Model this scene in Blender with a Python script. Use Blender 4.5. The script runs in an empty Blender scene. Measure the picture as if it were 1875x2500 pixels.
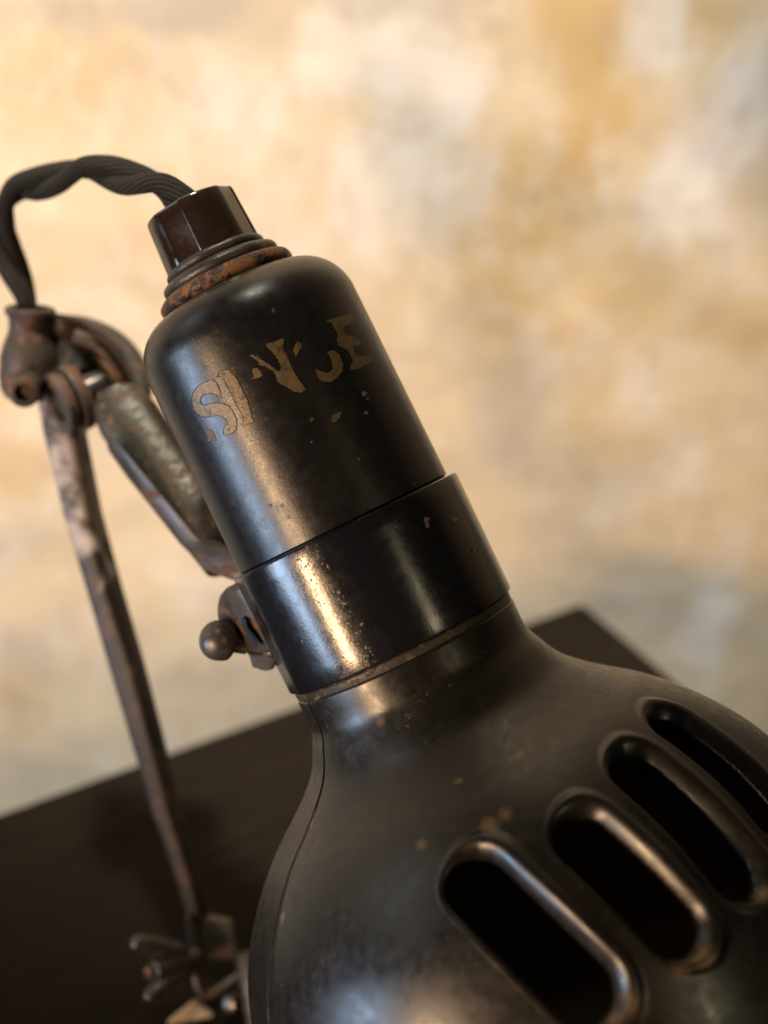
import bpy, bmesh, math, random
import numpy as np
from mathutils import Vector, Matrix, noise as mnoise

sc = bpy.context.scene
COL = sc.collection
random.seed(7)

# ------------------------------------------------------------------ camera
F = 3472.0                       # focal length in photo pixels (1875 x 2500)
PITCH = math.radians(32.0)
CAM_H = 0.321                    # lens above the dark board
R_ = Vector((1, 0, 0))
U_ = Vector((0, math.sin(PITCH), math.cos(PITCH)))
F_ = Vector((0, math.cos(PITCH), -math.sin(PITCH)))
CAM = Vector((0, 0, CAM_H))

cd = bpy.data.cameras.new("camera")
cam = bpy.data.objects.new("camera", cd)
COL.objects.link(cam)
cam.matrix_world = Matrix((
    (R_.x, U_.x, -F_.x, CAM.x), (R_.y, U_.y, -F_.y, CAM.y),
    (R_.z, U_.z, -F_.z, CAM.z), (0, 0, 0, 1)))
cd.sensor_fit = 'VERTICAL'
cd.sensor_height = 36.0
cd.lens = 50.0
cd.clip_start = 0.01
cd.clip_end = 60
cd.dof.use_dof = True
cd.dof.focus_distance = 0.283
cd.dof.aperture_fstop = 7.6
sc.camera = cam


def ray(x, y):
    return R_ * ((x - 937.5) / F) + U_ * ((1250 - y) / F) + F_


def P(x, y, d):
    return CAM + ray(x, y) * d


# head frame: X across, Y away from the lens, Z along the lamp head to its cap
D = 0.30
MM = D / F                       # one photo pixel at the lamp axis, metres
O = P(842, 1285, D)
VIEW = (O - CAM).normalized()
AX = -R_ * 0.4375 + U_ * 0.899
AX = (AX - VIEW * AX.dot(VIEW)).normalized()
SX = VIEW.cross(AX).normalized()
MH = Matrix(((SX.x, VIEW.x, AX.x, O.x), (SX.y, VIEW.y, AX.y, O.y),
             (SX.z, VIEW.z, AX.z, O.z), (0, 0, 0, 1)))
MHI = MH.inverted()
DV = (O - CAM).length

# ------------------------------------------------------------------ world and lamps
w = bpy.data.worlds.new("World")
sc.world = w
w.use_nodes = True
bg = w.node_tree.nodes["Background"]
bg.inputs[0].default_value = (0.60, 0.50, 0.42, 1)
bg.inputs[1].default_value = 0.03
sc.view_settings.view_transform = 'Standard'
sc.view_settings.look = 'None'
sc.view_settings.exposure = 0.25
sc.view_settings.gamma = 1.0


def area(name, pos, target, sx, sy, power, color, up=None):
    ld = bpy.data.lights.new(name, 'AREA')
    ld.shape = 'RECTANGLE'
    ld.size, ld.size_y = sx, sy
    ld.energy = power
    ld.color = color
    o = bpy.data.objects.new(name, ld)
    COL.objects.link(o)
    z = (pos - target).normalized()
    up = up or Vector((0, 0, 1))
    x = up.cross(z).normalized()
    y = z.cross(x)
    o.matrix_world = Matrix(((x.x, y.x, z.x, pos.x), (x.y, y.y, z.y, pos.y),
                             (x.z, y.z, z.z, pos.z), (0, 0, 0, 1)))
    return o


def head_dir(deg, dist, z):
    a = math.radians(deg)
    return MH @ Vector((math.sin(a) * dist, -math.cos(a) * dist, z))


def spot(name, pos, target, power, color, cone, blend, radius):
    ld = bpy.data.lights.new(name, 'SPOT')
    ld.energy, ld.color = power, color
    ld.spot_size, ld.spot_blend = math.radians(cone), blend
    ld.shadow_soft_size = radius
    o = bpy.data.objects.new(name, ld)
    COL.objects.link(o)
    o.location = pos
    o.rotation_euler = (target - pos).to_track_quat('-Z', 'Y').to_euler()


# spots added to brighten and warm the plaster, with no source seen; a lamp and windows on the photographer's left, a small lamp on the right
spot("wall_fill", Vector((-0.12, 0.330, 1.25)), Vector((0.02, 0.525, -0.13)), 138, (1.0, 0.90, 0.72), 25, 0.8, 0.04)
spot("wall_fill", Vector((-0.42, 0.34, 1.25)), Vector((-0.22, 0.53, -0.10)), 42, (1.0, 0.84, 0.58), 20, 0.9, 0.04)
area("strip_lamp", head_dir(-48, 0.62, -0.03), O, 0.055, 0.26, 3.6, (1.0, 0.64, 0.35), AX)
area("side_window", head_dir(-74, 0.85, 0.03), O, 0.24, 0.50, 5.6, (0.55, 0.74, 1.0), AX)
area("upper_window", head_dir(-72, 0.70, 0.95), O, 0.50, 0.50, 1.0, (0.95, 0.97, 0.88), AX)
area("small_lamp", head_dir(35, 0.75, -0.17), O, 0.03, 0.16, 0.3, (1.0, 0.84, 0.52), AX)

# ------------------------------------------------------------------ materials


class NT:
    def __init__(self, name):
        self.m = bpy.data.materials.new(name)
        self.m.use_nodes = True
        self.t = self.m.node_tree
        self.b = self.t.nodes["Principled BSDF"]
        self.tc = self.t.nodes.new("ShaderNodeTexCoord")

    def link(self, a, b):
        self.t.links.new(a, b)

    def mapping(self, scale=(1, 1, 1), src="Object"):
        n = self.t.nodes.new("ShaderNodeMapping")
        n.inputs["Scale"].default_value = scale
        self.link(self.tc.outputs[src], n.inputs[0])
        return n.outputs[0]

    def noise(self, scale, detail=4, rough=0.55, vec=None, dist=0.0):
        n = self.t.nodes.new("ShaderNodeTexNoise")
        n.inputs["Scale"].default_value = scale
        n.inputs["Detail"].default_value = detail
        n.inputs["Roughness"].default_value = rough
        n.inputs["Distortion"].default_value = dist
        self.link(vec if vec is not None else self.tc.outputs["Object"], n.inputs["Vector"])
        return n.outputs["Fac"]

    def rng(self, v, a, b, c=0.0, d=1.0):
        n = self.t.nodes.new("ShaderNodeMapRange")
        for i, x in enumerate((a, b, c, d)):
            n.inputs[i + 1].default_value = x
        self.link(v, n.inputs[0])
        return n.outputs[0]

    def mul(self, a, b, op='MULTIPLY'):
        n = self.t.nodes.new("ShaderNodeMath")
        n.operation = op
        for i, x in enumerate((a, b)):
            if isinstance(x, (int, float)):
                n.inputs[i].default_value = x
            else:
                self.link(x, n.inputs[i])
        return n.outputs[0]

    def mix(self, f, a, b):
        n = self.t.nodes.new("ShaderNodeMix")
        n.data_type = 'RGBA'
        if isinstance(f, (int, float)):
            n.inputs[0].default_value = f
        else:
            self.link(f, n.inputs[0])
        for i, x in ((6, a), (7, b)):
            if isinstance(x, tuple):
                n.inputs[i].default_value = (*x, 1)
            else:
                self.link(x, n.inputs[i])
        return n.outputs[2]

    def bump(self, h, strength, dist):
        n = self.t.nodes.new("ShaderNodeBump")
        n.inputs["Strength"].default_value = strength
        n.inputs["Distance"].default_value = dist
        self.link(h, n.inputs["Height"])
        self.link(n.outputs[0], self.b.inputs["Normal"])
        return n


def aged(name, base, base2, rough, rust_at, rust=(0.16, 0.055, 0.02), rs=220, metallic=0.0,
         pit=0.25, spec=0.5, rough_var=0.12, blotch=60, rust_rough=0.8, stretch=(1, 1, 1), speck=None):
    """Dark japanned or plated metal with blotches, rust specks and fine pitting."""
    n = NT(name)
    v = n.mapping(stretch)
    big = n.noise(blotch, 5, 0.6, v, 0.4)
    fine = n.noise(rs * 6, 3, 0.6, v)
    spots = n.noise(rs, 6, 0.65, v, 0.3)
    col = n.mix(n.rng(big, 0.35, 0.68), base, base2)
    mask = n.rng(spots, rust_at, rust_at + 0.06)
    tone = n.mix(n.rng(fine, 0.3, 0.7), tuple(c * 0.45 for c in rust), rust)
    col = n.mix(mask, col, tone)
    n.link(col, n.b.inputs["Base Color"])
    if speck:
        sp = n.rng(n.mul(n.noise(speck[0], 4, 0.7, v), n.rng(big, 0.4, 0.6, -0.04, 0.04), 'ADD'), speck[1], speck[1] + 0.04)
        if len(speck) > 2:
            q = n.t.nodes.new("ShaderNodeSeparateXYZ")
            n.link(v, q.inputs[0])
            dist = n.mul(n.mul(q.outputs[0], speck[2], 'SUBTRACT'), 0.0, 'ADD')
            dist = n.mul(dist, dist)
            sp = n.mul(sp, n.rng(dist, speck[3] ** 2 * 0.2, speck[3] ** 2, 1, 0))
        col = n.mix(sp, col, (0.05, 0.020, 0.010))
        n.link(col, n.b.inputs["Base Color"])
        mask = n.mul(mask, sp, 'MAXIMUM')
    n.b.inputs["Specular IOR Level"].default_value = spec
    r = n.rng(n.noise(rs * 1.5, 4, 0.6, v), 0.3, 0.7, rough - rough_var, rough + rough_var)
    rr = n.t.nodes.new("ShaderNodeMix")
    n.link(mask, rr.inputs[0]); n.link(r, rr.inputs[2]); rr.inputs[3].default_value = rust_rough
    n.link(rr.outputs[0], n.b.inputs["Roughness"])
    n.link(n.mul(n.mul(mask, -1.0, 'MULTIPLY'), metallic) if False else n.rng(mask, 0, 1, metallic, 0.0),
           n.b.inputs["Metallic"])
    h = n.mul(n.mul(fine, 0.35), n.mul(mask, 0.8), 'ADD')
    n.bump(h, pit, 0.0004)
    return n.m


M_BODY = aged("black_japanned_housing", (0.0045, 0.0045, 0.0055), (0.009, 0.0075, 0.007), 0.32, 0.69,
              rust=(0.12, 0.06, 0.035), rs=260, pit=0.16, spec=0.5, rough_var=0.06, speck=(1300, 0.64, -0.0090, 0.0050))
M_COLLAR = aged("black_japanned_collar", (0.005, 0.0055, 0.008), (0.008, 0.008, 0.010), 0.20, 0.70,
                rust=(0.14, 0.06, 0.035), rs=330, pit=0.16, spec=0.7, rough_var=0.05, speck=(1500, 0.59, -0.0098, 0.0042))
M_SHADE = aged("black_japanned_shade", (0.005, 0.0045, 0.004), (0.013, 0.011, 0.008), 0.34, 0.685,
               rust=(0.085, 0.060, 0.042), rs=260, pit=0.10, spec=0.5, blotch=40, rough_var=0.08, speck=(900, 0.66))
M_CAP = aged("brown_bakelite", (0.014, 0.0075, 0.005), (0.020, 0.011, 0.0075), 0.16, 0.95, rs=150, pit=0.10, spec=0.6)
M_THREAD = aged("rusty_thread", (0.016, 0.014, 0.012), (0.04, 0.024, 0.015), 0.45, 0.48,
                rust=(0.20, 0.08, 0.03), rs=210, metallic=0.2, pit=0.7)
M_STEEL = aged("rusty_steel", (0.055, 0.043, 0.036), (0.10, 0.085, 0.075), 0.42, 0.54,
               rust=(0.15, 0.065, 0.03), rs=120, metallic=0.5, pit=0.6, blotch=70)
M_POLE = aged("worn_pole_steel", (0.026, 0.020, 0.018), (0.085, 0.070, 0.062), 0.42, 0.55,
              rust=(0.13, 0.06, 0.035), rs=110, metallic=0.12, pit=0.6, blotch=48)
n = NT("worn_pole_bar")
pz_ = n.t.nodes.new("ShaderNodeSeparateXYZ")
n.link(n.tc.outputs["Object"], pz_.inputs[0])
big = n.noise(55, 5, 0.62, None, 0.5)
fine = n.noise(420, 5, 0.65)
col = n.mix(n.rng(big, 0.36, 0.62), (0.009, 0.0065, 0.0055), (0.022, 0.015, 0.012))
col = n.mix(n.rng(n.noise(140, 5, 0.65, None, 0.3), 0.52, 0.60), col, (0.048, 0.025, 0.017))
bare = n.mul(n.rng(n.mul(pz_.outputs[2], n.mul(n.rng(big, 0, 1, -0.03, 0.03), 0.0, 'ADD'), 'ADD'), 0.024, 0.032), n.rng(n.noise(95, 5, 0.6), 0.42, 0.56))
col = n.mix(bare, col, (0.33, 0.29, 0.27))
n.link(col, n.b.inputs["Base Color"])
n.b.inputs["Roughness"].default_value = 0.5
n.b.inputs["Specular IOR Level"].default_value = 0.4
n.bump(fine, 0.5, 0.0004)
M_BAR = n.m
M_RING = aged("dark_thread", (0.014, 0.012, 0.010), (0.030, 0.022, 0.016), 0.42, 0.60,
              rust=(0.16, 0.065, 0.025), rs=170, pit=0.7)
M_ARM = aged("dark_arm_steel", (0.034, 0.031, 0.023), (0.058, 0.050, 0.037), 0.42, 0.545,
             rust=(0.13, 0.075, 0.052), rs=430, metallic=0.3, pit=0.6)
M_RUST = aged("rusty_casting", (0.030, 0.019, 0.014), (0.060, 0.047, 0.038), 0.5, 0.52,
              rust=(0.13, 0.052, 0.024), rs=120, metallic=0.15, pit=0.6, blotch=90)
M_TAN = aged("worn_tan_paint", (0.36, 0.28, 0.18), (0.28, 0.21, 0.13), 0.5, 0.66, rs=120, pit=0.2)
M_WING = aged("dark_wing_steel", (0.075, 0.066, 0.060), (0.045, 0.039, 0.036), 0.28, 0.60,
               rust=(0.12, 0.05, 0.02), rs=160, metallic=0.6, pit=0.4)
M_NUT = aged("nut_steel", (0.12, 0.105, 0.092), (0.07, 0.06, 0.052), 0.38, 0.62,
             rust=(0.12, 0.05, 0.02), rs=160, metallic=0.6, pit=0.4)
M_DARK = aged("soot_black", (0.13, 0.095, 0.06), (0.09, 0.065, 0.04), 0.7, 0.9, rs=150, pit=0.2)

# gilt lettering
n = NT("worn_gilt")
c = n.mix(n.rng(n.noise(700, 5, 0.7), 0.35, 0.7), (0.150, 0.100, 0.045), (0.085, 0.058, 0.028))
c = n.mix(n.rng(n.noise(520, 7, 0.78, None, 0.6), 0.53, 0.62, 0, 0.85), c, (0.014, 0.012, 0.011))
n.link(c, n.b.inputs["Base Color"])
n.b.inputs["Metallic"].default_value = 0.25
n.b.inputs["Roughness"].default_value = 0.45
n.bump(n.noise(1800, 3, 0.6), 0.3, 0.0003)
M_GILT = n.m
n = NT("faded_shaded_gilt")  # faded scraps, plus G and E coloured darker for the weaker light there
c = n.mix(n.rng(n.noise(900, 5, 0.7), 0.35, 0.65), (0.125, 0.082, 0.035), (0.07, 0.048, 0.023))
c = n.mix(n.rng(n.noise(560, 7, 0.78, None, 0.6), 0.54, 0.66, 0, 0.7), c, (0.012, 0.010, 0.009))
n.b.inputs["Specular IOR Level"].default_value = 0.25
n.link(c, n.b.inputs["Base Color"])
n.b.inputs["Roughness"].default_value = 0.5
M_GILT2 = n.m

# braided cloth cord (UV: u round the strand, v along it in millimetres)
n = NT("braided_cloth")
sep = n.t.nodes.new("ShaderNodeSeparateXYZ")
n.link(n.tc.outputs["UV"], sep.inputs[0])


def braid(sign):
    a = n.mul(n.mul(sep.outputs[0], 13.0 * sign), n.mul(sep.outputs[1], 0.22), 'ADD')
    s = n.mul(n.mul(a, 6.28318), 0.0, 'ADD')
    q = n.t.nodes.new("ShaderNodeMath"); q.operation = 'SINE'
    n.link(s, q.inputs[0])
    return q.outputs[0]


br = n.mul(n.mul(braid(1), n.mul(braid(-1), 0.25), 'ADD'), 0.45)
br = n.mul(br, n.noise(900, 3), 'ADD')
c = n.mix(n.rng(br, 0.0, 1.1), (0.004, 0.0036, 0.0032), (0.026, 0.022, 0.018))
n.link(c, n.b.inputs["Base Color"])
n.b.inputs["Roughness"].default_value = 0.85
n.b.inputs["Specular IOR Level"].default_value = 0.2
n.bump(br, 0.6, 0.0004)
M_CORD = n.m

# dark wood board
n = NT("dark_stained_wood")
v = n.mapping((1.2, 14, 14))
g = n.noise(9, 6, 0.6, v, 0.6)
c = n.mix(n.rng(g, 0.3, 0.7), (0.0055, 0.004, 0.003), (0.010, 0.0072, 0.0052))
n.link(c, n.b.inputs["Base Color"])
n.b.inputs["Roughness"].default_value = 0.6
n.b.inputs["Specular IOR Level"].default_value = 0.05
n.bump(g, 0.15, 0.0006)
M_WOOD = n.m

# mottled plaster-like surface, stains and painted soft shadow carried by a colour attribute
n = NT("mottled_plaster")
at = n.t.nodes.new("ShaderNodeVertexColor")
at.layer_name = "stain_and_shadow"
v = n.mapping((1, 1, 0.75))
n1 = n.noise(26, 7, 0.66, v, 0.6)
n2 = n.noise(60, 6, 0.66, v, 0.5)
n3 = n.noise(120, 6, 0.6, v)
c = n.mix(n.rng(n1, 0.47, 0.66, 0, 0.30), at.outputs[0], (0.66, 0.49, 0.28))
c = n.mix(n.rng(n2, 0.50, 0.66, 0, 0.38), c, (0.88, 0.83, 0.77))
c = n.mix(n.rng(n3, 0.50, 0.70, 0, 0.38), c, (0.52, 0.42, 0.30))
n.link(c, n.b.inputs["Base Color"])
n.b.inputs["Roughness"].default_value = 0.8
n.b.inputs["Specular IOR Level"].default_value = 0.25
n.bump(n2, 0.12, 0.001)
M_FLOOR = n.m

# ------------------------------------------------------------------ object helpers


def finish(me, mat, smooth=True, angle=35):
    me.materials.append(mat)
    if smooth:
        me.polygons.foreach_set("use_smooth", [True] * len(me.polygons))
        me.set_sharp_from_angle(angle=math.radians(angle))
    me.update()


def link_obj(name, me, parent=None, mw=None):
    o = bpy.data.objects.new(name, me)
    COL.objects.link(o)
    mw = mw or Matrix.Identity(4)
    if parent is not None:
        o.parent = parent
        o.matrix_parent_inverse = Matrix.Identity(4)
        o.matrix_basis = world_of(parent).inverted() @ mw
    else:
        o.matrix_basis = mw
    return o


def world_of(o):
    m = o.matrix_basis.copy()
    while o.parent is not None:
        o = o.parent
        m = o.matrix_basis @ m
    return m


def mesh_obj(name, verts, faces, mat, parent=None, mw=None, angle=35):
    """verts in world coordinates (or in mw's frame)."""
    me = bpy.data.meshes.new(name)
    if mw is None:
        c = sum((Vector(v) for v in verts), Vector()) / len(verts)
        verts = [Vector(v) - c for v in verts]
        mw = Matrix.Translation(c)
    me.from_pydata([tuple(v) for v in verts], [], faces)
    finish(me, mat, True, angle)
    return link_obj(name, me, parent, mw)


def bm_obj(name, bm, mat, parent=None, mw=None, angle=35):
    if mw is None:
        c = sum((v.co for v in bm.verts), Vector()) / len(bm.verts)
        bmesh.ops.translate(bm, verts=bm.verts, vec=-c)
        mw = Matrix.Translation(c)
    bmesh.ops.recalc_face_normals(bm, faces=bm.faces)
    me = bpy.data.meshes.new(name)
    bm.to_mesh(me)
    bm.free()
    finish(me, mat, True, angle)
    return link_obj(name, me, parent, mw)


def facet(phi):
    """Radius factor: on the left the round section runs into a flat strip."""
    a, b = math.radians(-90), math.radians(-64)
    m, h = (a + b) / 2, (b - a) / 2
    if a < phi < b:
        return math.cos(h) / math.cos(phi - m)
    return 1.0


def phis(nseg, extra=()):
    ph = [-math.pi + 2 * math.pi * i / nseg for i in range(nseg)]
    for e in extra:
        ph = [p for p in ph if abs(p - e) > 0.006]
        ph.append(e)
    return sorted(ph)


def lathe(name, prof, mat, parent, mw=None, nseg=128, sec=None, closed=False, extra=(), angle=35, unit=MM):
    """prof: list of (z, r) in photo pixels at the axis; section sec(phi)."""
    mw = mw or MH
    ph = phis(nseg, extra)
    n = len(ph)
    V, Fc = [], []
    for z, r in prof:
        for p in ph:
            k = sec(p) if sec else 1.0
            V.append((math.sin(p) * r * k * unit, -math.cos(p) * r * k * unit, z * unit))
    m = len(prof)
    for i in range(m - 1 if not closed else m):
        j = (i + 1) % m
        for k in range(n):
            k2 = (k + 1) % n
            Fc.append((i * n + k, j * n + k, j * n + k2, i * n + k2))
    if not closed:
        Fc.append(tuple(range(n)))
        Fc.append(tuple((m - 1) * n + k for k in reversed(range(n))))
    me = bpy.data.meshes.new(name)
    me.from_pydata(V, [], Fc)
    bm = bmesh.new(); bm.from_mesh(me)
    bmesh.ops.recalc_face_normals(bm, faces=bm.faces)
    bm.to_mesh(me); bm.free()
    finish(me, mat, True, angle)
    return link_obj(name, me, parent, mw)


def frame(pos, z, xhint=None):
    z = z.normalized()
    xh = xhint or Vector((1, 0, 0.13))
    y = z.cross(xh).normalized()
    x = y.cross(z)
    return Matrix(((x.x, y.x, z.x, pos.x), (x.y, y.y, z.y, pos.y), (x.z, y.z, z.z, pos.z), (0, 0, 0, 1)))


def catmull(pts, n):
    pts = [Vector(p) for p in pts]
    q = [pts[0] * 2 - pts[1]] + pts + [pts[-1] * 2 - pts[-2]]
    out = []
    for i in range(1, len(q) - 2):
        for k in range(n):
            t = k / n
            a, b, c, d = q[i - 1], q[i], q[i + 1], q[i + 2]
            out.append(0.5 * ((2 * b) + (c - a) * t + (2 * a - 5 * b + 4 * c - d) * t * t
                              + (3 * b - a - 3 * c + d) * t ** 3))
    out.append(pts[-1])
    return out


def frames(path):
    T = [(path[min(i + 1, len(path) - 1)] - path[max(i - 1, 0)]).normalized() for i in range(len(path))]
    nrm = T[0].orthogonal().normalized()
    out = []
    for t in T:
        nrm = (nrm - t * nrm.dot(t)).normalized()
        out.append((t, nrm.copy(), t.cross(nrm)))
    return out


def tube(name, path, rad, mat, parent, seg=20, uv=True, flat=None, wobble=0.0):
    """flat: (direction, factor) squashes the section along a world direction."""
    fr = frames(path)
    V, Fc, L = [], [], [0.0]
    for i in range(1, len(path)):
        L.append(L[-1] + (path[i] - path[i - 1]).length * 1000)
    for i, p in enumerate(path):
        t, a, b = fr[i]
        r = rad[i] if isinstance(rad, (list, tuple)) else rad
        for k in range(seg):
            th = 2 * math.pi * k / seg
            off = (a * math.cos(th) + b * math.sin(th)) * r
            if flat:
                dvec = flat[0]
                off = off - dvec * off.dot(dvec) * (1 - flat[1])
            V.append(p + off)
    for i in range(len(path) - 1):
        for k in range(seg):
            k2 = (k + 1) % seg
            Fc.append((i * seg + k, i * seg + k2, (i + 1) * seg + k2, (i + 1) * seg + k))
    Fc.append(tuple(reversed(range(seg))))
    Fc.append(tuple((len(path) - 1) * seg + k for k in range(seg)))
    o = mesh_obj(name, V, Fc, mat, parent, angle=60)
    if uv:
        me = o.data
        ul = me.uv_layers.new(name="UVMap")
        for poly in me.polygons:
            for li in poly.loop_indices:
                vi = me.loops[li].vertex_index
                i, k = divmod(vi, seg)
                kk = k
                if k == 0 and any(me.loops[l].vertex_index % seg == seg - 1 for l in poly.loop_indices):
                    kk = seg
                ul.data[li].uv = (kk / seg, L[i])
    return o


def prism(name, poly, thick, mat, parent, bev=0.0004, push=None, seg=2):
    """Plate from an outline of (x, y, depth) points, thickened away from the lens."""
    bm = bmesh.new()
    vec = (push or F_).normalized() * thick
    a = [bm.verts.new(P(*p)) for p in poly]
    b = [bm.verts.new(P(*p) + vec) for p in poly]
    bm.faces.new(a)
    bm.faces.new(list(reversed(b)))
    m = len(a)
    for i in range(m):
        j = (i + 1) % m
        bm.faces.new((a[j], a[i], b[i], b[j]))
    bmesh.ops.recalc_face_normals(bm, faces=bm.faces)
    if bev:
        bmesh.ops.bevel(bm, geom=list(bm.edges), offset=bev, segments=seg, affect='EDGES', profile=0.5)
    return bm_obj(name, bm, mat, parent)


def cyl(name, p0, p1, r, mat, parent, bev=0.15, seg=40, r2=None, dish=0.0):
    """Round pin from p0 to p1 with a softened rim; dish sinks a recess into its p0 face."""
    L = (p1 - p0).length
    r2 = r2 or r
    b = r * bev
    prof = []
    if dish:
        prof += [(dish, 0.0001 * r), (dish, r * 0.52), (0.0, r * 0.60)]
    else:
        prof += [(0.0, r * 0.02)]
    prof += [(0.0, r - b), (b * 0.3, r - b * 0.3), (b, r), (L - b, r2), (L - b * 0.3, r2 - b * 0.3), (L, r2 - b), (L, r2 * 0.02)]
    return lathe(name, prof, mat, parent, frame(p0, p1 - p0), nseg=seg, unit=1.0)


# ------------------------------------------------------------------ setting
def to_plane(x, y, z):
    r = ray(x, y)
    return CAM + r * ((z - CAM.z) / r.z)


FLOOR_Z = -0.75
WALL_Y = 0.505
TOP_T = 0.032
C0 = to_plane(1422, 1468, 0)
E1 = (to_plane(0, 1982, 0) - C0).normalized()
E2 = Vector((0, 0, 1)).cross(E1)
if E2.y > 0:
    E2 = -E2


def to_wall(x, y):
    r = ray(x, y)
    return CAM + r * ((WALL_Y - CAM.y) / r.y)


# plaster wall, denser where it is seen; stains and painted shadow share a colour attribute
xs = np.concatenate([np.linspace(-2.5, -0.35, 14), np.linspace(-0.32, 0.40, 240), np.linspace(0.45, 2.5, 14)])
zs = np.concatenate([np.linspace(FLOOR_Z, -0.32, 6), np.linspace(-0.30, 0.40, 240), np.linspace(0.45, 1.9, 12)])
GX, GZ = np.meshgrid(xs, zs)
nx, ny = len(xs), len(zs)
relief = np.array([mnoise.fractal(Vector((x * 9, z * 9, 5.0)), 1.0, 2.0, 4) for x, z in zip(GX.ravel(), GZ.ravel())])
V = np.stack([GX.ravel(), WALL_Y + relief * 0.0012, GZ.ravel()], 1)
idx = np.arange(nx * ny).reshape(ny, nx)
Fc = np.stack([idx[:-1, :-1].ravel(), idx[:-1, 1:].ravel(), idx[1:, 1:].ravel(), idx[1:, :-1].ravel()], 1)
me = bpy.data.meshes.new("wall")
me.from_pydata(V.tolist(), [], Fc.tolist())
base = np.array([0.75, 0.62, 0.44])
colr = np.tile(base, (nx * ny, 1))
OCH, PAL, GRY_SHADOW = np.array([0.64, 0.45, 0.22]), np.array([0.88, 0.84, 0.80]), np.array([0.54, 0.48, 0.41])
# centre and half-size (as seen), colour, strength; grey ones paint soft shadow and dimness
STAINS_AND_SHADOW = []
for (px, py, rx, ry, cc, st) in [
        (960, 420, 200, 320, PAL, 0.7), (930, 120, 260, 150, PAL, 0.65), (560, 260, 230, 150, PAL, 0.6), (520, 640, 90, 90, PAL, 0.4),
        (700, 520, 120, 200, PAL, 0.4), (180, 760, 130, 90, PAL, 0.35),
        (1440, 60, 110, 230, OCH, 0.95), (1400, 300, 110, 230, OCH, 1.0), (1290, 470, 130, 170, OCH, 0.9), (1200, 620, 110, 170, OCH, 0.7),
        (1290, 790, 170, 130, OCH, 0.85), (1480, 640, 130, 130, OCH, 0.7), (1560, 760, 110, 110, OCH, 0.4),
        (1600, 60, 70, 190, PAL, 0.9), (1770, 330, 110, 300, PAL, 1.0), (1640, 480, 80, 170, PAL, 0.9), (1120, 250, 90, 260, PAL, 0.6),
        (1800, 760, 110, 150, OCH, 0.7), (1730, 60, 60, 120, OCH, 0.6), (1290, 960, 160, 150, GRY_SHADOW, 0.5), (1160, 860, 90, 120, GRY_SHADOW, 0.35),
        (1560, 1330, 170, 200, GRY_SHADOW, 0.45), (1240, 1180, 140, 150, GRY_SHADOW, 0.35), (1700, 1120, 110, 110, PAL, 0.6), (1480, 1050, 130, 100, OCH, 0.4),
        (1560, 930, 100, 90, PAL, 0.5), (1740, 1500, 90, 190, PAL, 0.8), (1500, 1210, 90, 80, PAL, 0.4),
        (60, 1330, 130, 120, GRY_SHADOW, 0.5), (120, 180, 220, 130, OCH, 0.4), (40, 1130, 110, 80, OCH, 0.55), (60, 900, 100, 130, OCH, 0.3),
        (110, 1560, 150, 120, GRY_SHADOW, 0.55), (60, 1720, 110, 80, OCH, 0.6), (480, 1480, 110, 90, PAL, 0.3), (420, 1680, 100, 60, GRY_SHADOW, 0.3),
        (330, 30, 480, 70, GRY_SHADOW, 0.75), (900, 0, 330, 60, GRY_SHADOW, 0.6), (640, 90, 160, 60, GRY_SHADOW, 0.35)]:
    c = to_wall(px, py)
    sx = (to_wall(px + rx, py) - c).length
    sz = (to_wall(px, py - ry) - c).length
    wob = np.array([mnoise.fractal(Vector((v[0] * 34 + px, v[2] * 26, 3.1)), 1.0, 2.0, 5) if -.34 < v[0] < .42 and -.31 < v[2] < .42 else 0
                    for v in V]) * 1.0
    f = np.clip(1.2 - np.hypot((V[:, 0] - c.x) / sx, (V[:, 2] - c.z) / sz) + wob, 0, 1)
    f = (f * f * (3 - 2 * f) * st)[:, None]
    colr = colr * (1 - f) + cc * f
ca = me.color_attributes.new("stain_and_shadow", 'FLOAT_COLOR', 'POINT')
ca.data.foreach_set("color", np.concatenate([colr, np.ones((len(colr), 1))], 1).ravel())
finish(me, M_FLOOR, angle=180)
link_obj("wall", me)["kind"] = "structure"

me = bpy.data.meshes.new("floor")
me.from_pydata([(-2.5, -2.5, FLOOR_Z), (2.5, -2.5, FLOOR_Z), (2.5, WALL_Y + 0.01, FLOOR_Z), (-2.5, WALL_Y + 0.01, FLOOR_Z)], [], [(0, 1, 2, 3)])
finish(me, M_WOOD)
link_obj("floor", me)["kind"] = "structure"

# dark wooden table the lamp stands on
LB, WB = 0.75, 0.42
XB = -E1
YB = Vector((0, 0, 1)).cross(XB)
tc_ = C0 + E1 * (LB / 2) + E2 * (WB / 2)
MT = Matrix(((XB.x, YB.x, 0, tc_.x), (XB.y, YB.y, 0, tc_.y), (0, 0, 1, 0), (0, 0, 0, 1)))
table = bpy.data.objects.new("table", None)
COL.objects.link(table)
table.matrix_basis = MT @ Matrix.Translation((0, 0, FLOOR_Z))
table["label"] = "dark brown wooden table, its plain top corner showing behind and below the lamp"
table["category"] = "table"


def box(name, x0, x1, y0, y1, z0, z1, mat, parent, mw, bev):
    bm = bmesh.new()
    bmesh.ops.create_cube(bm, size=1)
    for v_ in bm.verts:
        v_.co = Vector(((x0 + x1) / 2 + v_.co.x * (x1 - x0), (y0 + y1) / 2 + v_.co.y * (y1 - y0), (z0 + z1) / 2 + v_.co.z * (z1 - z0)))
    bmesh.ops.bevel(bm, geom=list(bm.edges), offset=bev, segments=3, affect='EDGES', profile=0.5)
    return bm_obj(name, bm, mat, parent, mw)


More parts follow.
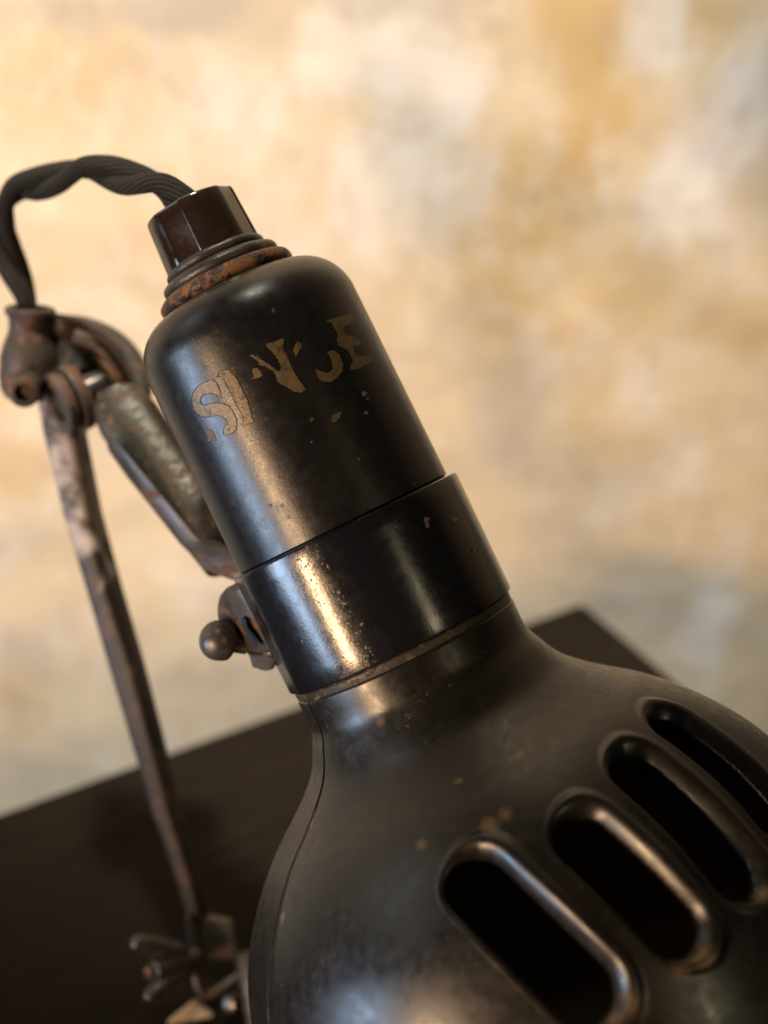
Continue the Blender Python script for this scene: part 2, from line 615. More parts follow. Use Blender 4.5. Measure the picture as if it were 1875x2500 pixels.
box("tabletop", -LB / 2, LB / 2, -WB / 2, WB / 2, -TOP_T, 0, M_WOOD, table, MT, 0.0022)
for sx_ in (-1, 1):
    for sy_ in (-1, 1):
        lx, ly = sx_ * (LB / 2 - 0.06), sy_ * (WB / 2 - 0.06)
        box("leg", lx - .022, lx + .022, ly - .022, ly + .022, FLOOR_Z, -TOP_T, M_WOOD, table, MT, 0.002)

# ------------------------------------------------------------------ the lamp
foot = to_plane(640, 2520, 0)
lamp = bpy.data.objects.new("desk_lamp", None)
COL.objects.link(lamp)
lamp.location = foot
lamp["label"] = "old black metal work lamp with slotted shade, worn gilt lettering and rusty arm"
lamp["category"] = "lamp"


def rr(z, r, rad, a0, a1, k=8):
    """arc points round (z, r): angles measured from +z towards +r."""
    return [(z + rad * math.cos(math.radians(a0 + (a1 - a0) * i / k)),
             r + rad * math.sin(math.radians(a0 + (a1 - a0) * i / k))) for i in range(k + 1)]


# housing: straight tube with a rounded shoulder
RB = 278.0
hp = [(-60, 262), (4, 272), (8, 279)]
hp += [(z, 279 - 2.5 * z / 520) for z in range(20, 521, 50)]
sh = []
for i in range(1, 15):
    t = math.radians(90 * i / 14)
    sh.append((515 + 118 * math.sin(t), 172 + 104.5 * math.cos(t)))
hp += sh + [(634, 150), (636, 100)]
housing = lathe("lamp_housing", hp, M_BODY, lamp, nseg=160, angle=40)

# collar round the foot of the housing
cp = [(-2, 281.5), (0.5, 284), (1.5, 296), (-0.5, 299.5), (-5, 301)] + [(-5 - 300 * i / 8, 301 - 3 * i / 8) for i in range(1, 9)]
cp += [(-309, 297), (-311, 294), (-311, 284), (-306, 280), (-10, 280)]
ex = [math.radians(a) for a in (-90, -65.2, -64, -62.8)]


def collar_sec(p):
    k = facet(p)
    d = abs(math.degrees(p) + 64)
    if d < 1.3:
        k -= 0.0028 * (1.3 - d) / 1.3
    return k


collar = lathe("collar", cp, M_COLLAR, lamp, nseg=160, sec=collar_sec, closed=True, extra=ex, angle=24)

# inner sleeve seen in the gap under the collar
lathe("inner_sleeve", [(-300, 276), (-312, 286), (-316, 289), (-326, 288.5), (-333, 287), (-345, 270)], M_ARM, lamp,
      nseg=128, sec=facet, extra=ex)

# ---- shade
PRO = [(-333, 286), (-335.5, 289.5), (-340, 290), (-376, 289), (-414, 292), (-452, 308), (-507, 338), (-550, 380),
       (-592, 432), (-640, 496), (-700, 560), (-760, 612), (-800, 642), (-860, 680), (-920, 708), (-1000, 736),
       (-1100, 760), (-1200, 774), (-1300, 780), (-1450, 780), (-1620, 772), (-1690, 755), (-1705, 700)]
pz = np.array([p[0] for p in PRO], float)
pr = np.array([p[1] for p in PRO], float)
# smooth resample along the profile
s0 = np.concatenate([[0], np.cumsum(np.hypot(np.diff(pz), np.diff(pr)))])


def pchip(x, y, xn):
    h = np.diff(x); dl = np.diff(y) / h
    m = np.zeros_like(y)
    m[1:-1] = (dl[:-1] * h[1:] + dl[1:] * h[:-1]) / (h[1:] + h[:-1])
    m[0], m[-1] = dl[0], dl[-1]
    i = np.clip(np.searchsorted(x, xn) - 1, 0, len(x) - 2)
    t = (xn - x[i]) / h[i]
    return ((2 * t**3 - 3 * t**2 + 1) * y[i] + (t**3 - 2 * t**2 + t) * h[i] * m[i]
            + (-2 * t**3 + 3 * t**2) * y[i + 1] + (t**3 - t**2) * h[i] * m[i + 1])


NS = 380
ss = np.concatenate([s0[:3], np.linspace(s0[3], s0[-1], NS)])
zz = pchip(s0, pz, ss)
rrad = pchip(s0, pr, ss)


def r_of_z(z):
    return np.interp(-z, -zz, rrad)


def s_of_z(z):
    return np.interp(-z, -zz, ss)


def hit_shade(x, y):
    """photo point -> (phi, z) on the plain shade surface, head frame pixels."""
    o = MHI @ CAM
    d = (MHI.to_3x3() @ ray(x, y)).normalized()
    for k in range(2500):
        q = o + d * (0.17 + k * 0.0001)
        z, r = q.z / MM, math.hypot(q.x, q.y) / MM
        if z < -335 and r < r_of_z(z):
            return math.atan2(q.x, -q.y), z
    return None


SLOTS = []
for (x0, y0, x1, y1, hw) in [(1160, 2165, 1420, 2420, 66), (1425, 2050, 1640, 2262, 62),
                             (1560, 1885, 1790, 2125, 62), (1650, 1775, 1880, 1985, 58)]:
    a, b = hit_shade(x0, y0), hit_shade(x1, y1)
    print("slot", a, b)
    SLOTS.append((a, b, hw))
dense = np.radians(np.concatenate([np.arange(-30, 100, 0.26)]))
rest = np.radians(np.concatenate([np.arange(-180, -90, 3.0), np.arange(-90, -66, 1.0), [-65.2, -64.6, -64.2, -64.0, -63.6, -63.2, -62.4],
                                  np.arange(-61, -30, 0.6), np.arange(100, 180, 1.0)]))
ph = np.unique(np.concatenate([dense, rest]))
nph = len(ph)
PH, ZZ = np.meshgrid(ph, zz)
RR = np.repeat(rrad[:, None], nph, 1)
S2 = np.repeat(ss[:, None], nph, 1)
fac = np.array([facet(p) for p in ph])
# groove of the seam where the two halves meet
dg = np.degrees(ph)
groove = np.where((dg > -64.3) & (dg < -63.1), -6.0, 0.0)


# rubbed tan patches round the slots and at their lower lips
tr = M_SHADE.node_tree
bs = tr.nodes["Principled BSDF"]
tc2 = tr.nodes.new("ShaderNodeTexCoord")
nz2 = tr.nodes.new("ShaderNodeTexNoise")
nz2.inputs["Scale"].default_value = 330
nz2.inputs["Detail"].default_value = 6
tr.links.new(tc2.outputs["Object"], nz2.inputs["Vector"])
prev = None
for (px, py, rad) in [(1195, 2015, 3.2), (1232, 1988, 2.6), (1030, 2062, 2.0), (1545, 2452, 4.6), (1500, 2490, 3.6), (1712, 2330, 4.4), (1660, 2362, 3.4),
                      (1862, 2180, 4.0), (1270, 1840, 1.8), (1120, 1905, 1.5), (930, 1760, 1.8), (760, 2010, 1.6), (690, 2240, 2.0)]:
    h_ = hit_shade(px, py)
    if h_ is None:
        continue
    rz = r_of_z(h_[1]) * facet(h_[0])
    pt = (math.sin(h_[0]) * rz * MM, -math.cos(h_[0]) * rz * MM, h_[1] * MM)
    vd = tr.nodes.new("ShaderNodeVectorMath"); vd.operation = 'DISTANCE'
    tr.links.new(tc2.outputs["Object"], vd.inputs[0]); vd.inputs[1].default_value = pt
    mr = tr.nodes.new("ShaderNodeMapRange")
    tr.links.new(vd.outputs["Value"], mr.inputs[0])
    mr.inputs[1].default_value, mr.inputs[2].default_value = rad * 0.001, 0.0
    mr.inputs[3].default_value, mr.inputs[4].default_value = 0.0, 0.75
    if prev is None:
        prev = mr.outputs[0]
    else:
        mx = tr.nodes.new("ShaderNodeMath"); mx.operation = 'MAXIMUM'
        tr.links.new(prev, mx.inputs[0]); tr.links.new(mr.outputs[0], mx.inputs[1])
        prev = mx.outputs[0]
ml = tr.nodes.new("ShaderNodeMath"); ml.operation = 'MULTIPLY'
tr.links.new(prev, ml.inputs[0]); tr.links.new(nz2.outputs["Fac"], ml.inputs[1])
mk = tr.nodes.new("ShaderNodeMapRange")
tr.links.new(ml.outputs[0], mk.inputs[0])
for i, x in enumerate((0.10, 0.34, 0.0, 0.8)):
    mk.inputs[i + 1].default_value = x
mxc = tr.nodes.new("ShaderNodeMix"); mxc.data_type = 'RGBA'
tr.links.new(mk.outputs[0], mxc.inputs[0])
tr.links.new(bs.inputs["Base Color"].links[0].from_socket, mxc.inputs[6])
mxc.inputs[7].default_value = (0.105, 0.068, 0.034, 1)
tr.links.new(mxc.outputs[2], bs.inputs["Base Color"])


def slot_field(PH, RR, S2, sl):
    (pa, za), (pb, zb), hw = sl
    pm = 0.5 * (pa + pb)
    Ux = (PH - pm) * RR
    ua, ub = (pa - pm) * r_of_z(za), (pb - pm) * r_of_z(zb)
    va, vb = s_of_z(za), s_of_z(zb)
    ex_, ey_ = ub - ua, vb - va
    L2 = ex_ * ex_ + ey_ * ey_
    t = np.clip(((Ux - ua) * ex_ + (S2 - va) * ey_) / L2, 0, 1)
    dx, dy = Ux - ua - t * ex_, S2 - va - t * ey_
    d = np.hypot(dx, dy) + 1e-9
    return d - hw, dx / d, dy / d


# snap grid points near each opening's edge onto the edge
for sl in SLOTS:
    for it in range(3):
        sd, gx, gy = slot_field(PH, RR, S2, sl)
        msk = np.abs(sd) < 2.3
        PH = np.where(msk, PH - gx * sd / RR, PH)
        S2 = np.where(msk, S2 - gy * sd, S2)
        ZZ = np.interp(S2, ss, zz)
        RR = np.interp(S2, ss, rrad)
hole = np.zeros_like(PH, bool)
hsum = np.zeros_like(PH); wsum = np.full_like(PH, 1e-6)
for sl in SLOTS:
    sd, gx, gy = slot_field(PH, RR, S2, sl)
    hole |= sd < 0.35
    k = 0.10 + 0.90 * np.clip((gx + 0.75) / 1.2, 0, 1) ** 1.2
    crest = 8 + 28 * k
    q = np.clip(sd, 0, None)
    H = 9.0 * k
    low = -24.0 * k - 4
    u = np.clip(q / crest, 0, 1)
    h = low + (H - low) * np.sin(u * math.pi / 2) ** 0.9
    dn = np.clip((q - crest) / (crest * 0.8), 0, 1)
    h = np.where(q < crest, h, H * (0.5 + 0.5 * np.cos(dn * math.pi)))
    wgt = np.exp(-np.clip(sd, 0, 200) / 9.0)
    hsum += h * wgt; wsum += wgt
hgt = hsum / wsum * np.clip(wsum * 900, 0, 1)
# normal of the bell
dz_, dr_ = np.gradient(zz, ss), np.gradient(rrad, ss)
NZ = np.interp(S2, ss, dr_)
NR = -np.interp(S2, ss, dz_)
FACM = np.interp(PH, ph, fac)
RAD = (RR + NR * hgt) * FACM + np.interp(PH, ph, groove)
ZF = ZZ + NZ * hgt
VX = np.stack([np.sin(PH) * RAD, -np.cos(PH) * RAD, ZF], -1) * MM
rows = len(ss)
ids = np.arange(rows * nph).reshape(rows, nph)
a = ids[:-1, :]; b = ids[1:, :]
Q = np.stack([a, b, np.roll(b, -1, 1), np.roll(a, -1, 1)], -1).reshape(-1, 4)
hv = hole.ravel()
keep = ~(hv[Q].all(1))
me = bpy.data.meshes.new("lamp_shade")
me.from_pydata(VX.reshape(-1, 3).tolist(), [], Q[keep].tolist())
bm = bmesh.new(); bm.from_mesh(me)
bmesh.ops.delete(bm, geom=[v for v in bm.verts if not v.link_faces], context='VERTS')
bm.to_mesh(me); bm.free()
me.materials.append(M_SHADE)
me.materials.append(M_DARK)
me.polygons.foreach_set("use_smooth", [True] * len(me.polygons))
me.set_sharp_from_angle(angle=math.radians(60))
shade = link_obj("lamp_shade", me, lamp, MH)
sm = shade.modifiers.new("thickness", 'SOLIDIFY')
sm.thickness = 0.0011
sm.offset = -1
sm.use_rim = True
sm.material_offset = 1
sm.material_offset_rim = 0

# ---- bakelite cord cap
def cap_sec(p):
    d = math.degrees(p) % 90.0
    # narrow flats centred 26 degrees left of the front, repeated four times
    c = (math.degrees(p) + 26.0 + 45.0) % 90.0 - 45.0
    if abs(c) < 15.0:
        return 0.955 * math.cos(math.radians(15)) / math.cos(math.radians(c)) + 0.012
    return 1.0 - 0.02 * max(0, 1 - (abs(c) - 15.0) / 2.0)


cx = []
for kk in range(4):
    for e in (-15.3, -14.7, -12, 0, 12, 14.7, 15.3, 17):
        cx.append(math.radians(((-26 + 90 * kk + e + 180) % 360) - 180))
cap_prof = [(640, 90), (700, 121), (735, 121.5)]
cap_prof += [(735 + 125 * i / 5, 121.5 - 6.5 * i / 5) for i in range(1, 6)]
cap_prof += [(865, 113), (868, 109), (869, 103), (869, 62), (862, 56), (840, 54), (835, 10)]
lathe("cord_cap", cap_prof, M_CAP, lamp, nseg=96, sec=cap_sec, extra=cx, angle=20)

# rings of the screwed nipple between cap and housing
for z, r, hh in [(722, 128, 13), (690, 150, 17), (656, 176, 19)]:
    pr_ = [(z - hh, r * 0.72)] + rr(z, r - hh, hh, 180, 0, 10)[0:0]
    for i in range(11):
        t = math.radians(-90 + 180 * i / 10)
        pr_.append((z + hh * math.sin(t), r - hh + hh * math.cos(t)))
    pr_.append((z + hh, r * 0.6))
    lathe("thread_ring", pr_, M_THREAD if z < 660 else M_RING, lamp, nseg=96, sec=lambda p, z=z: 1 + 0.03 * mnoise.noise(Vector((math.sin(p) * 2.5, math.cos(p) * 2.5, z))))

# ---- gilt lettering on the housing
A1 = lambda p: (450 + p[0] * 0.18083, 860 + p[1] * 0.18083)
A2 = lambda p: (700 + p[0] * 0.18083, 740 + p[1] * 0.18083)
LET = [
    ("letter", M_GILT, [A1(p) for p in [(390, 370), (300, 400), (200, 450), (130, 540), (105, 640), (130, 760), (190, 840), (260, 870), (360, 860),
     (450, 845), (520, 865), (575, 910), (590, 960), (545, 1020), (530, 1090), (545, 1120), (650, 1090), (700, 1040), (705, 950),
     (690, 880), (650, 790), (590, 730), (500, 690), (400, 690), (300, 712), (235, 710), (210, 660), (230, 600), (290, 560), (370, 545),
     (450, 575), (510, 610), (470, 500), (430, 420)]]),
    ("letter_fragment", M_GILT2, [A1(p) for p in [(280, 1040), (350, 1040), (400, 1090), (440, 1195), (330, 1200), (320, 1140)]]),
    ("letter", M_GILT, [A1(p) for p in [(470, 290), (560, 235), (600, 245), (690, 340), (750, 450), (800, 560), (850, 650), (885, 780), (910, 890),
     (940, 925), (790, 995), (800, 925), (810, 900), (750, 770), (690, 660), (650, 570), (590, 460), (540, 360), (520, 325), (470, 310)]]),
    ("letter", M_GILT, [(609, 868), (618, 866), (629, 873.6), (645, 882), (658, 891), (672, 903), (683, 907), (687, 896), (681, 883.5), (674, 871),
     (664, 858), (652, 848), (650, 840), (672, 834), (690, 826), (694, 836), (688, 846), (698, 862), (706, 885), (716, 905), (727, 925),
     (740, 942), (748, 950), (735, 959), (720, 957), (700, 945), (685, 938), (676, 930), (674, 915), (664, 905), (655, 900), (645, 893),
     (634, 892), (628, 880)]),
    ("letter_fragment", M_GILT, [A1(p) for p in [(915, 225), (990, 210), (1060, 310), (1010, 345), (910, 365), (940, 330)]]),
    ("letter_fragment", M_GILT, [A2(p) for p in [(130, 515), (190, 540), (200, 580), (150, 680), (120, 730), (90, 650), (105, 590)]]),
    ("letter", M_GILT2, [A2(p) for p in [(540, 660), (600, 640), (660, 645), (720, 720), (760, 820), (750, 920), (680, 1010), (580, 1070), (480, 1065),
     (430, 1020), (390, 920), (385, 890), (440, 915), (530, 950), (600, 920), (620, 880), (600, 780), (570, 700)]]),
    ("letter", M_GILT2, [A2(p) for p in [(530, 240), (600, 215), (700, 185), (860, 150), (880, 170), (900, 260), (800, 300), (760, 330), (770, 390),
     (800, 440), (870, 450), (900, 460), (960, 500), (1000, 540), (980, 570), (890, 580), (910, 660), (950, 720), (1030, 720),
     (1120, 700), (1190, 760), (1200, 775), (1080, 830), (980, 880), (870, 910), (850, 880), (890, 790), (860, 720), (820, 640),
     (760, 610), (700, 580), (670, 500), (690, 430), (640, 340), (610, 280)]]),
    ("letter_fragment", M_GILT2, [A2(p) for p in [(600, 1520), (680, 1480), (740, 1470), (720, 1540), (650, 1610), (600, 1590)]]),
    ("letter_fragment", M_GILT2, [A2(p) for p in [(300, 1560), (350, 1540), (370, 1570), (320, 1610)]]),
]


def on_housing(x, y, lift):
    o = MHI @ CAM
    d = (MHI.to_3x3() @ ray(x, y))
    R = (279 - 2.5 * 380 / 520) * MM
    for _ in range(3):
        A_ = d.x * d.x + d.y * d.y
        B_ = o.x * d.x + o.y * d.y
        C_ = o.x * o.x + o.y * o.y - R * R
        t = (-B_ - math.sqrt(max(B_ * B_ - A_ * C_, 0))) / A_
        q = o + d * t
        R = (279 - 2.5 * (q.z / MM) / 520) * MM
    k = (R + lift) / math.hypot(q.x, q.y)
    return Vector((q.x * k, q.y * k, q.z))


def grown(poly, d):
    A = sum(p[0] * q[1] - q[0] * p[1] for p, q in zip(poly, poly[1:] + poly[:1]))
    sg = 1 if A > 0 else -1
    out = []
    m_ = len(poly)
    for i in range(m_):
        a_, b_, c_ = Vector(poly[i - 1]), Vector(poly[i]), Vector(poly[(i + 1) % m_])
        e1_, e2_ = (b_ - a_).normalized(), (c_ - b_).normalized()
        n_ = Vector((e1_.y + e2_.y, -e1_.x - e2_.x)) * sg
        n_ = n_.normalized() if n_.length > 0.3 else Vector((e1_.y, -e1_.x)) * sg
        out.append(tuple(b_ + n_ * d))
    return out


n = NT("decal_edge_slot_shadow")
n.b.inputs["Base Color"].default_value = (0.006, 0.006, 0.008, 1)
n.b.inputs["Roughness"].default_value = 0.5
n.b.inputs["Specular IOR Level"].default_value = 0.25
M_EDGE_SLOT = n.m
LET = [("letter_outline", M_EDGE_SLOT, grown(p_, 2.3)) for k_, m_, p_ in LET[:3] if k_ == "letter"] + LET
for nm, mt, poly in LET:
    bm = bmesh.new()
    fv = [bm.verts.new((x, y, 0)) for x, y in poly]
    f0 = bm.faces.new(fv)
    f0.normal_update()
    bmesh.ops.triangulate(bm, faces=bm.faces, ngon_method='EAR_CLIP')
    tris = [[v_.co.copy() for v_ in f_.verts] for f_ in bm.faces]
    bm.free()
    bm = bmesh.new()
    for (a_, b_, c_) in tris:
        k = 5
        g = {}
        for i in range(k + 1):
            for j in range(k + 1 - i):
                g[i, j] = bm.verts.new(a_ + (b_ - a_) * (i / k) + (c_ - a_) * (j / k))
        for i in range(k):
            for j in range(k - i):
                bm.faces.new((g[i, j], g[i + 1, j], g[i, j + 1]))
                if i + j < k - 1:
                    bm.faces.new((g[i + 1, j], g[i + 1, j + 1], g[i, j + 1]))
    bmesh.ops.remove_doubles(bm, verts=bm.verts, dist=0.02)
    for v_ in bm.verts:
        jx = mnoise.noise(Vector((v_.co.x * 0.25, v_.co.y * 0.25, 1))) * 1.6
        v_.co = on_housing(v_.co.x + jx, v_.co.y - jx, 0.00009 if nm != "letter_outline" else 0.00004)
    bm_obj(nm, bm, mt, housing, MH, angle=60)

# small chips where the japan has flaked off
n = NT("chipped_primer")
n.b.inputs["Base Color"].default_value = (0.16, 0.095, 0.075, 1)
n.b.inputs["Roughness"].default_value = 0.6
M_CHIP = n.m
rc = random.Random(4)
for cx_, cy_, sz, par, dr in [(1028, 1278, 9, collar, 21), (1030, 1290, 7, collar, 21), (1094, 1275, 8, collar, 21), (1140, 1352, 5, collar, 21),
                              (888, 960, 7, housing, 0), (897, 975, 4, housing, 0), (893, 1008, 6, housing, 0), (875, 1121, 3, housing, 0),
                              (690, 1235, 6, housing, 0), (705, 1262, 5, housing, 0), (886, 1520, 5, collar, 19), (640, 1090, 4, housing, 0),
                              (960, 1290, 3, collar, 21), (1010, 1180, 3, housing, 0), (760, 1080, 3, housing, 0)]:
    bm = bmesh.new()
    m_ = 9
    ctr = bm.verts.new(on_housing(cx_, cy_, 0.00006 + dr * MM))
    rim = []
    for k in range(m_):
        t = 2 * math.pi * k / m_
        r_ = sz * rc.uniform(0.45, 1.25)
        rim.append(bm.verts.new(on_housing(cx_ + r_ * math.cos(t), cy_ + r_ * math.sin(t), 0.00006 + dr * MM)))
    for k in range(m_):
        bm.faces.new((ctr, rim[k], rim[(k + 1) % m_]))
    bm_obj("paint_chip", bm, M_CHIP, par, MH, angle=60)

# ---- clamp ear, round-headed screw and nut on the left of the collar
ear = prism("clamp_ear", [(575, 1424, .297), (551, 1436, .301), (536, 1454, .304), (530, 1480, .306), (531, 1510, .307), (560, 1560, .307),
                          (600, 1592, .306), (640, 1596, .302), (668, 1592, .296), (640, 1520, .2955), (604, 1440, .2955)],
            0.0026, M_STEEL, lamp, bev=0.0006)
prism("ear_slot_shadow", [(588, 1508, .2985), (600, 1512, .2978), (604, 1535, .2975), (624, 1565, .2973), (629, 1580, .2972), (620, 1580, .2980), (606, 1558, .2985), (592, 1535, .2988)],
      0.0012, M_EDGE_SLOT, ear, bev=0)  # dark plate standing in for the shadow inside the ear's slot
sc0, sc1 = P(531, 1563, .3035), P(606, 1574, .3065)
axs = (sc1 - sc0).normalized()
rs_ = 50 * MM
prof = []
for i in range(13):
    t = math.radians(90 * i / 12)
    prof.append((rs_ * (0.92 - 0.92 * math.cos(t)), rs_ * max(math.sin(t), 0.02)))
prof += [(rs_ * 1.25, rs_ * 0.99), (rs_ * 1.5, rs_ * 0.92), (rs_ * 1.6, rs_ * 0.8), (rs_ * 1.62, rs_ * 0.5), (rs_ * 2.4, rs_ * 0.5), (rs_ * 2.4, 0.0001)]
screw = lathe("clamp_screw", prof, M_NUT, lamp, frame(sc0 - axs * rs_ * 0.9, axs), nseg=48, unit=1.0)
nb = [(596, 1590, .3075), (607, 1600, .306), (622, 1626, .305), (637, 1639, .305), (655, 1636, .304), (668, 1636, .302), (672, 1610, .299), (640, 1596, .302)]
prism("square_nut", nb, 0.006, M_ARM, lamp, bev=0.0007)

# ---- flat arm behind the housing
ap = catmull([P(285, 955, .350), P(300, 1000, .349), P(340, 1060, .347), P(432, 1186, .342), P(505, 1284, .337), P(562, 1358, .333)], 8)
arm = tube("arm_bracket", ap, [r * 0.345 / F for r in np.interp(np.linspace(0, 1, len(ap)), [0, .12, .3, 1], [52, 68, 78, 70])], M_ARM, lamp, uv=False, seg=32,
           flat=(ray(430, 1186).normalized(), 0.55))
prism("arm_flange", [(262, 1072, .3385), (275, 1066, .337), (330, 1132, .336), (400, 1217, .334), (492, 1326, .331), (478, 1366, .333), (440, 1330, .335),
                     (380, 1254, .338), (310, 1166, .340), (266, 1104, .341), (259, 1086, .340)],
      0.0016, M_POLE, arm, bev=0.0006)
prism("arm_tongue", [(484, 1318, .3265), (520, 1318, .3255), (585, 1352, .322), (612, 1400, .318), (600, 1420, .3185), (572, 1418, .319), (530, 1404, .323),
                     (498, 1391, .326), (478, 1368, .3275), (474, 1345, .3275)], 0.002, M_POLE, lamp, bev=0.0006)

# ---- hinge at the top of the pole
pk = 0.358 / F
hinge = bpy.data.objects.new("hinge", None)
COL.objects.link(hinge)
hinge.parent = lamp
hinge.matrix_basis = Matrix.Translation(P(150, 960, .358) - lamp.location)
fz = P(74, 757, .356)
fdir = (P(72, 980, .362) - fz).normalized()
ferr = [(-2, 40), (-6, 46), (-8, 53), (-5, 59), (3, 62), (12, 58), (20, 52), (40, 50), (60, 54), (85, 64), (115, 72), (160, 74), (195, 70), (215, 58), (220, 10)]
ferr = [(70, 6), (60, 38), (10, 40)] + ferr
lathe("cord_ferrule", ferr, M_RUST, hinge, frame(fz, fdir), nseg=56, unit=pk)
cyl("hinge_lug", P(58, 960, .346), P(72, 915, .362), 37 * pk, M_RUST, hinge, dish=0.002)
h0 = P(146, 985, .351)
h1 = h0 + (R_ * 0.775 + U_ * 0.41 + F_ * 0.47) * 0.02
hd = (h1 - h0).normalized()
cyl("hinge_washer", h0 - hd * .001, h0 + hd * .0022, 76 * pk, M_POLE, hinge, bev=.10, dish=0.0014)
cyl("hinge_plate", h0 + hd * .0026, h0 + hd * .0056, 84 * pk, M_RUST, hinge, bev=.06)
cyl("hinge_pin", h0 + hd * .0056, h0 + hd * .018, 40 * pk, M_WING, hinge, bev=.08)
cyl("hinge_plate", h0 + hd * .0125, h0 + hd * .0155, 74 * pk, M_RUST, hinge, bev=.06)
strap = catmull([P(108, 800, .360), P(160, 806, .362), (P(215, 812, .364)), P(275, 838, .366), P(320, 885, .366), P(340, 945, .365), P(338, 985, .364)], 8)
tube("hinge_strap", strap, [r * pk for r in np.linspace(40, 30, len(strap))], M_RUST, hinge, uv=False, seg=18)
strap2 = catmull([P(180, 820, .352), P(240, 845, .353), P(285, 895, .354), P(312, 950, .354), P(325, 985, .355)], 8)
tube("hinge_strap", strap2, [r * pk for r in np.linspace(20, 15, len(strap2))], M_RUST, hinge, uv=False, seg=14)
prism("hinge_web", [(118, 812, .358), (190, 826, .359), (262, 868, .361), (306, 940, .362), (316, 996, .360), (282, 1022, .356), (250, 1004, .355), (222, 1010, .358),
                    (190, 1000, .360), (140, 900, .360)], 0.008, M_WING, hinge, bev=0.0012)

# ---- pole: a flat bar leaning down to the clamp on the board
def bar(name, pts, mat, parent):
    """pts: list of (left, mid, right edges px, y, depth): lit face left-mid, edge mid-right."""
    bm = bmesh.new()
    rows = []
    for (xl, xm, xr, y, d) in pts:
        xl, xr = xl - 5, xr + 5
        a_ = P(xl, y, d); b_ = P(xm, y + 6, d - .002); c_ = P(xr, y - 2, d + .006)
        rows.append([bm.verts.new(q) for q in (a_, b_, c_, c_ + (a_ - b_) * 0.95)])
    for i in range(len(rows) - 1):
        for k in range(4):
            k2 = (k + 1) % 4
            bm.faces.new((rows[i][k], rows[i + 1][k], rows[i + 1][k2], rows[i][k2]))
    bm.faces.new(rows[0]); bm.faces.new(list(reversed(rows[-1])))
    bmesh.ops.recalc_face_normals(bm, faces=bm.faces)
    ed = [e for e in bm.edges if len(e.link_faces) == 2 and e.calc_face_angle(0) > 0.6]
    bmesh.ops.bevel(bm, geom=ed, offset=0.0020, segments=4, affect='EDGES', profile=0.5)
    return bm_obj(name, bm, mat, parent)


pole = bar("pole", [(84, 168, 216, 960, .360), (104, 176, 216, 1063, .361), (150, 212, 252, 1250, .364), (205, 262, 300, 1430, .368), (255, 318, 350, 1600, .371),
                    (315, 372, 402, 1800, .375), (368, 418, 442, 1980, .379), (424, 466, 483, 2130, .383), (456, 492, 508, 2235, .386)], M_BAR, lamp)

# ---- clamp at the foot: fork, wing nut, screw, base plate
kb = 0.386 / F
cl = prism("fork_plate", [(452, 2200, .386), (470, 2195, .3865), (484, 2240, .387), (492, 2340, .388), (498, 2400, .389), (510, 2424, .389), (492, 2430, .389),
                     (474, 2408, .388), (463, 2360, .387), (455, 2290, .386)], 0.008, M_STEEL, lamp, bev=0.0009)
prism("fork_plate", [(505, 2240, .390), (565, 2250, .391), (582, 2330, .392), (575, 2345, .392), (508, 2340, .391)], 0.004, M_STEEL, lamp, bev=0.0009)
lip = catmull([P(478, 2380, .386), P(486, 2412, .386), P(505, 2428, .387), P(540, 2412, .389), P(580, 2385, .391), P(640, 2360, .393)], 8)
tube("fork_lip", lip, 11 * kb, M_POLE, lamp, uv=False, seg=14)
hub0, hub1 = P(372, 2372, .374), P(478, 2340, .384)
nutw = cyl("wing_nut", hub0, hub1, 26 * kb, M_WING, lamp, bev=.25, r2=32 * kb)
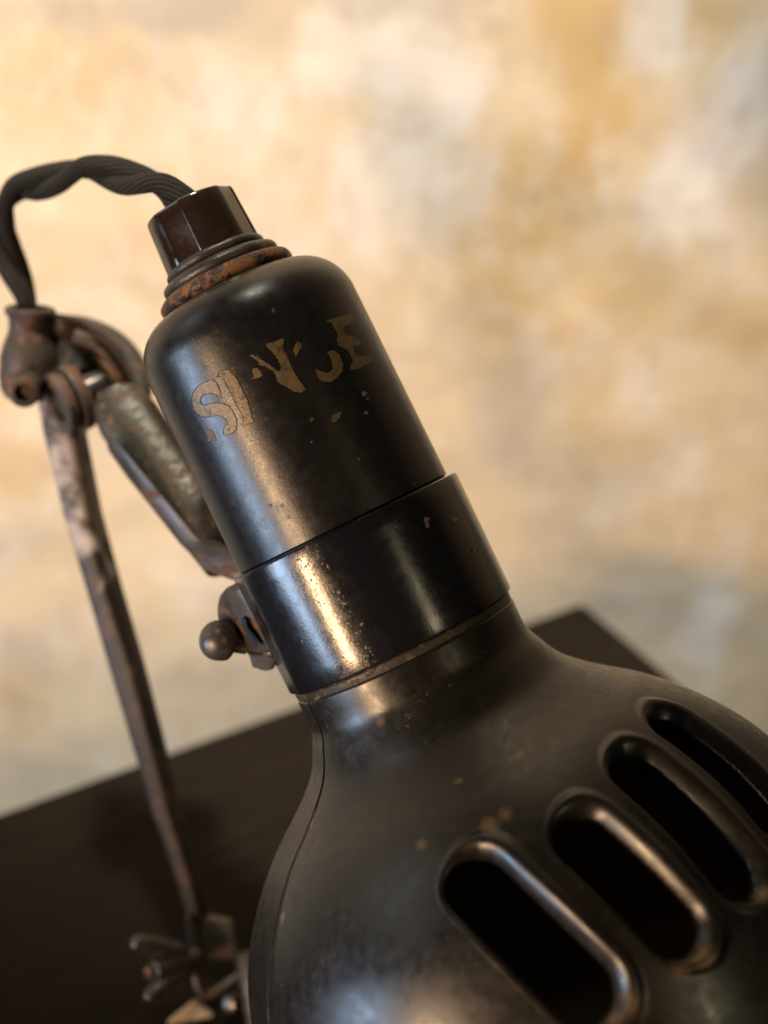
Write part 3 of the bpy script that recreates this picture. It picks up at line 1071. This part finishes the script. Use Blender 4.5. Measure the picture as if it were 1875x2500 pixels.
for pts, ra in ([[P(318, 2306, .372), P(345, 2304, .3735), P(385, 2314, .376), P(430, 2322, .379), P(450, 2334, .381)], (15, 20, 24, 22, 18)],
                [[P(352, 2440, .372), P(375, 2424, .3735), P(405, 2400, .376), P(440, 2376, .379), P(455, 2360, .381)], (13, 19, 23, 22, 18)]):
    q = catmull(pts, 6)
    rad = list(np.interp(np.linspace(0, 1, len(q)), np.linspace(0, 1, 5), np.array(ra)) * kb)
    rad[0] *= 0.35; rad[1] *= 0.8
    tube("wing", q, rad, M_WING, nutw, uv=False, seg=16)
cyl("screw_tip", P(360, 2378, .3725), P(385, 2368, .375), 15 * kb, M_THREAD, nutw)
cyl("screw_head", P(556, 2452, .380), P(590, 2440, .386), 22 * kb, M_WING, lamp, bev=.4)
pb0 = P(610, 2395, .392)
cyl("base_post", Vector((foot.x, foot.y, 0.002)), pb0 + Vector((0, 0, 0.012)), 34 * kb, M_ARM, lamp)
cyl("base_plate", Vector((foot.x + .012, foot.y, 0.0002)), Vector((foot.x + .012, foot.y, 0.0042)), 0.016, M_ARM, lamp, bev=.08)

prism("base_bracket", [(405, 2496, .3845), (476, 2444, .3885), (522, 2478, .3865), (524, 2560, .382), (372, 2560, .380)], 0.0035, M_TAN, lamp, bev=0.0008)

# ---- twisted cloth cord
cp_ = [(470, 512, .3005), (436, 486, .302), (400, 461, .306), (355, 446, .312), (316, 436, .317), (265, 422, .323), (217, 414, .328), (175, 424, .333),
       (136, 437, .337), (90, 450, .342), (45, 463, .347), (12, 505, .351), (2, 560, .353), (14, 610, .3545), (34, 657, .3555), (62, 725, .356), (76, 790, .358)]
path = catmull([P(*p) for p in cp_], 14)
icross = 6 * 14
fr = frames(path)
ac = [0.0]
for i in range(1, len(path)):
    ac.append(ac[-1] + (path[i] - path[i - 1]).length)
cord = bpy.data.objects.new("power_cord", None)
COL.objects.link(cord)
cord.parent = lamp
cord.matrix_basis = Matrix.Translation(path[0] - lamp.location)
for s_ in (0, 1):
    q = []
    for i, p in enumerate(path):
        t = fr[i][0]
        a_ = t.cross(F_).normalized()
        b_ = a_.cross(t)
        th = math.pi / 2 + (ac[i] - ac[icross]) / 0.030 * math.pi + math.pi * s_
        sq = 0.0019 * min(1, 0.6 + ac[i] / 0.02, 0.6 + (ac[-1] - ac[i]) / 0.03)
        q.append(p + (a_ * math.cos(th) + b_ * math.sin(th)) * sq)
    tube("cord_strand", q, 0.0022, M_CORD, cord, seg=20)
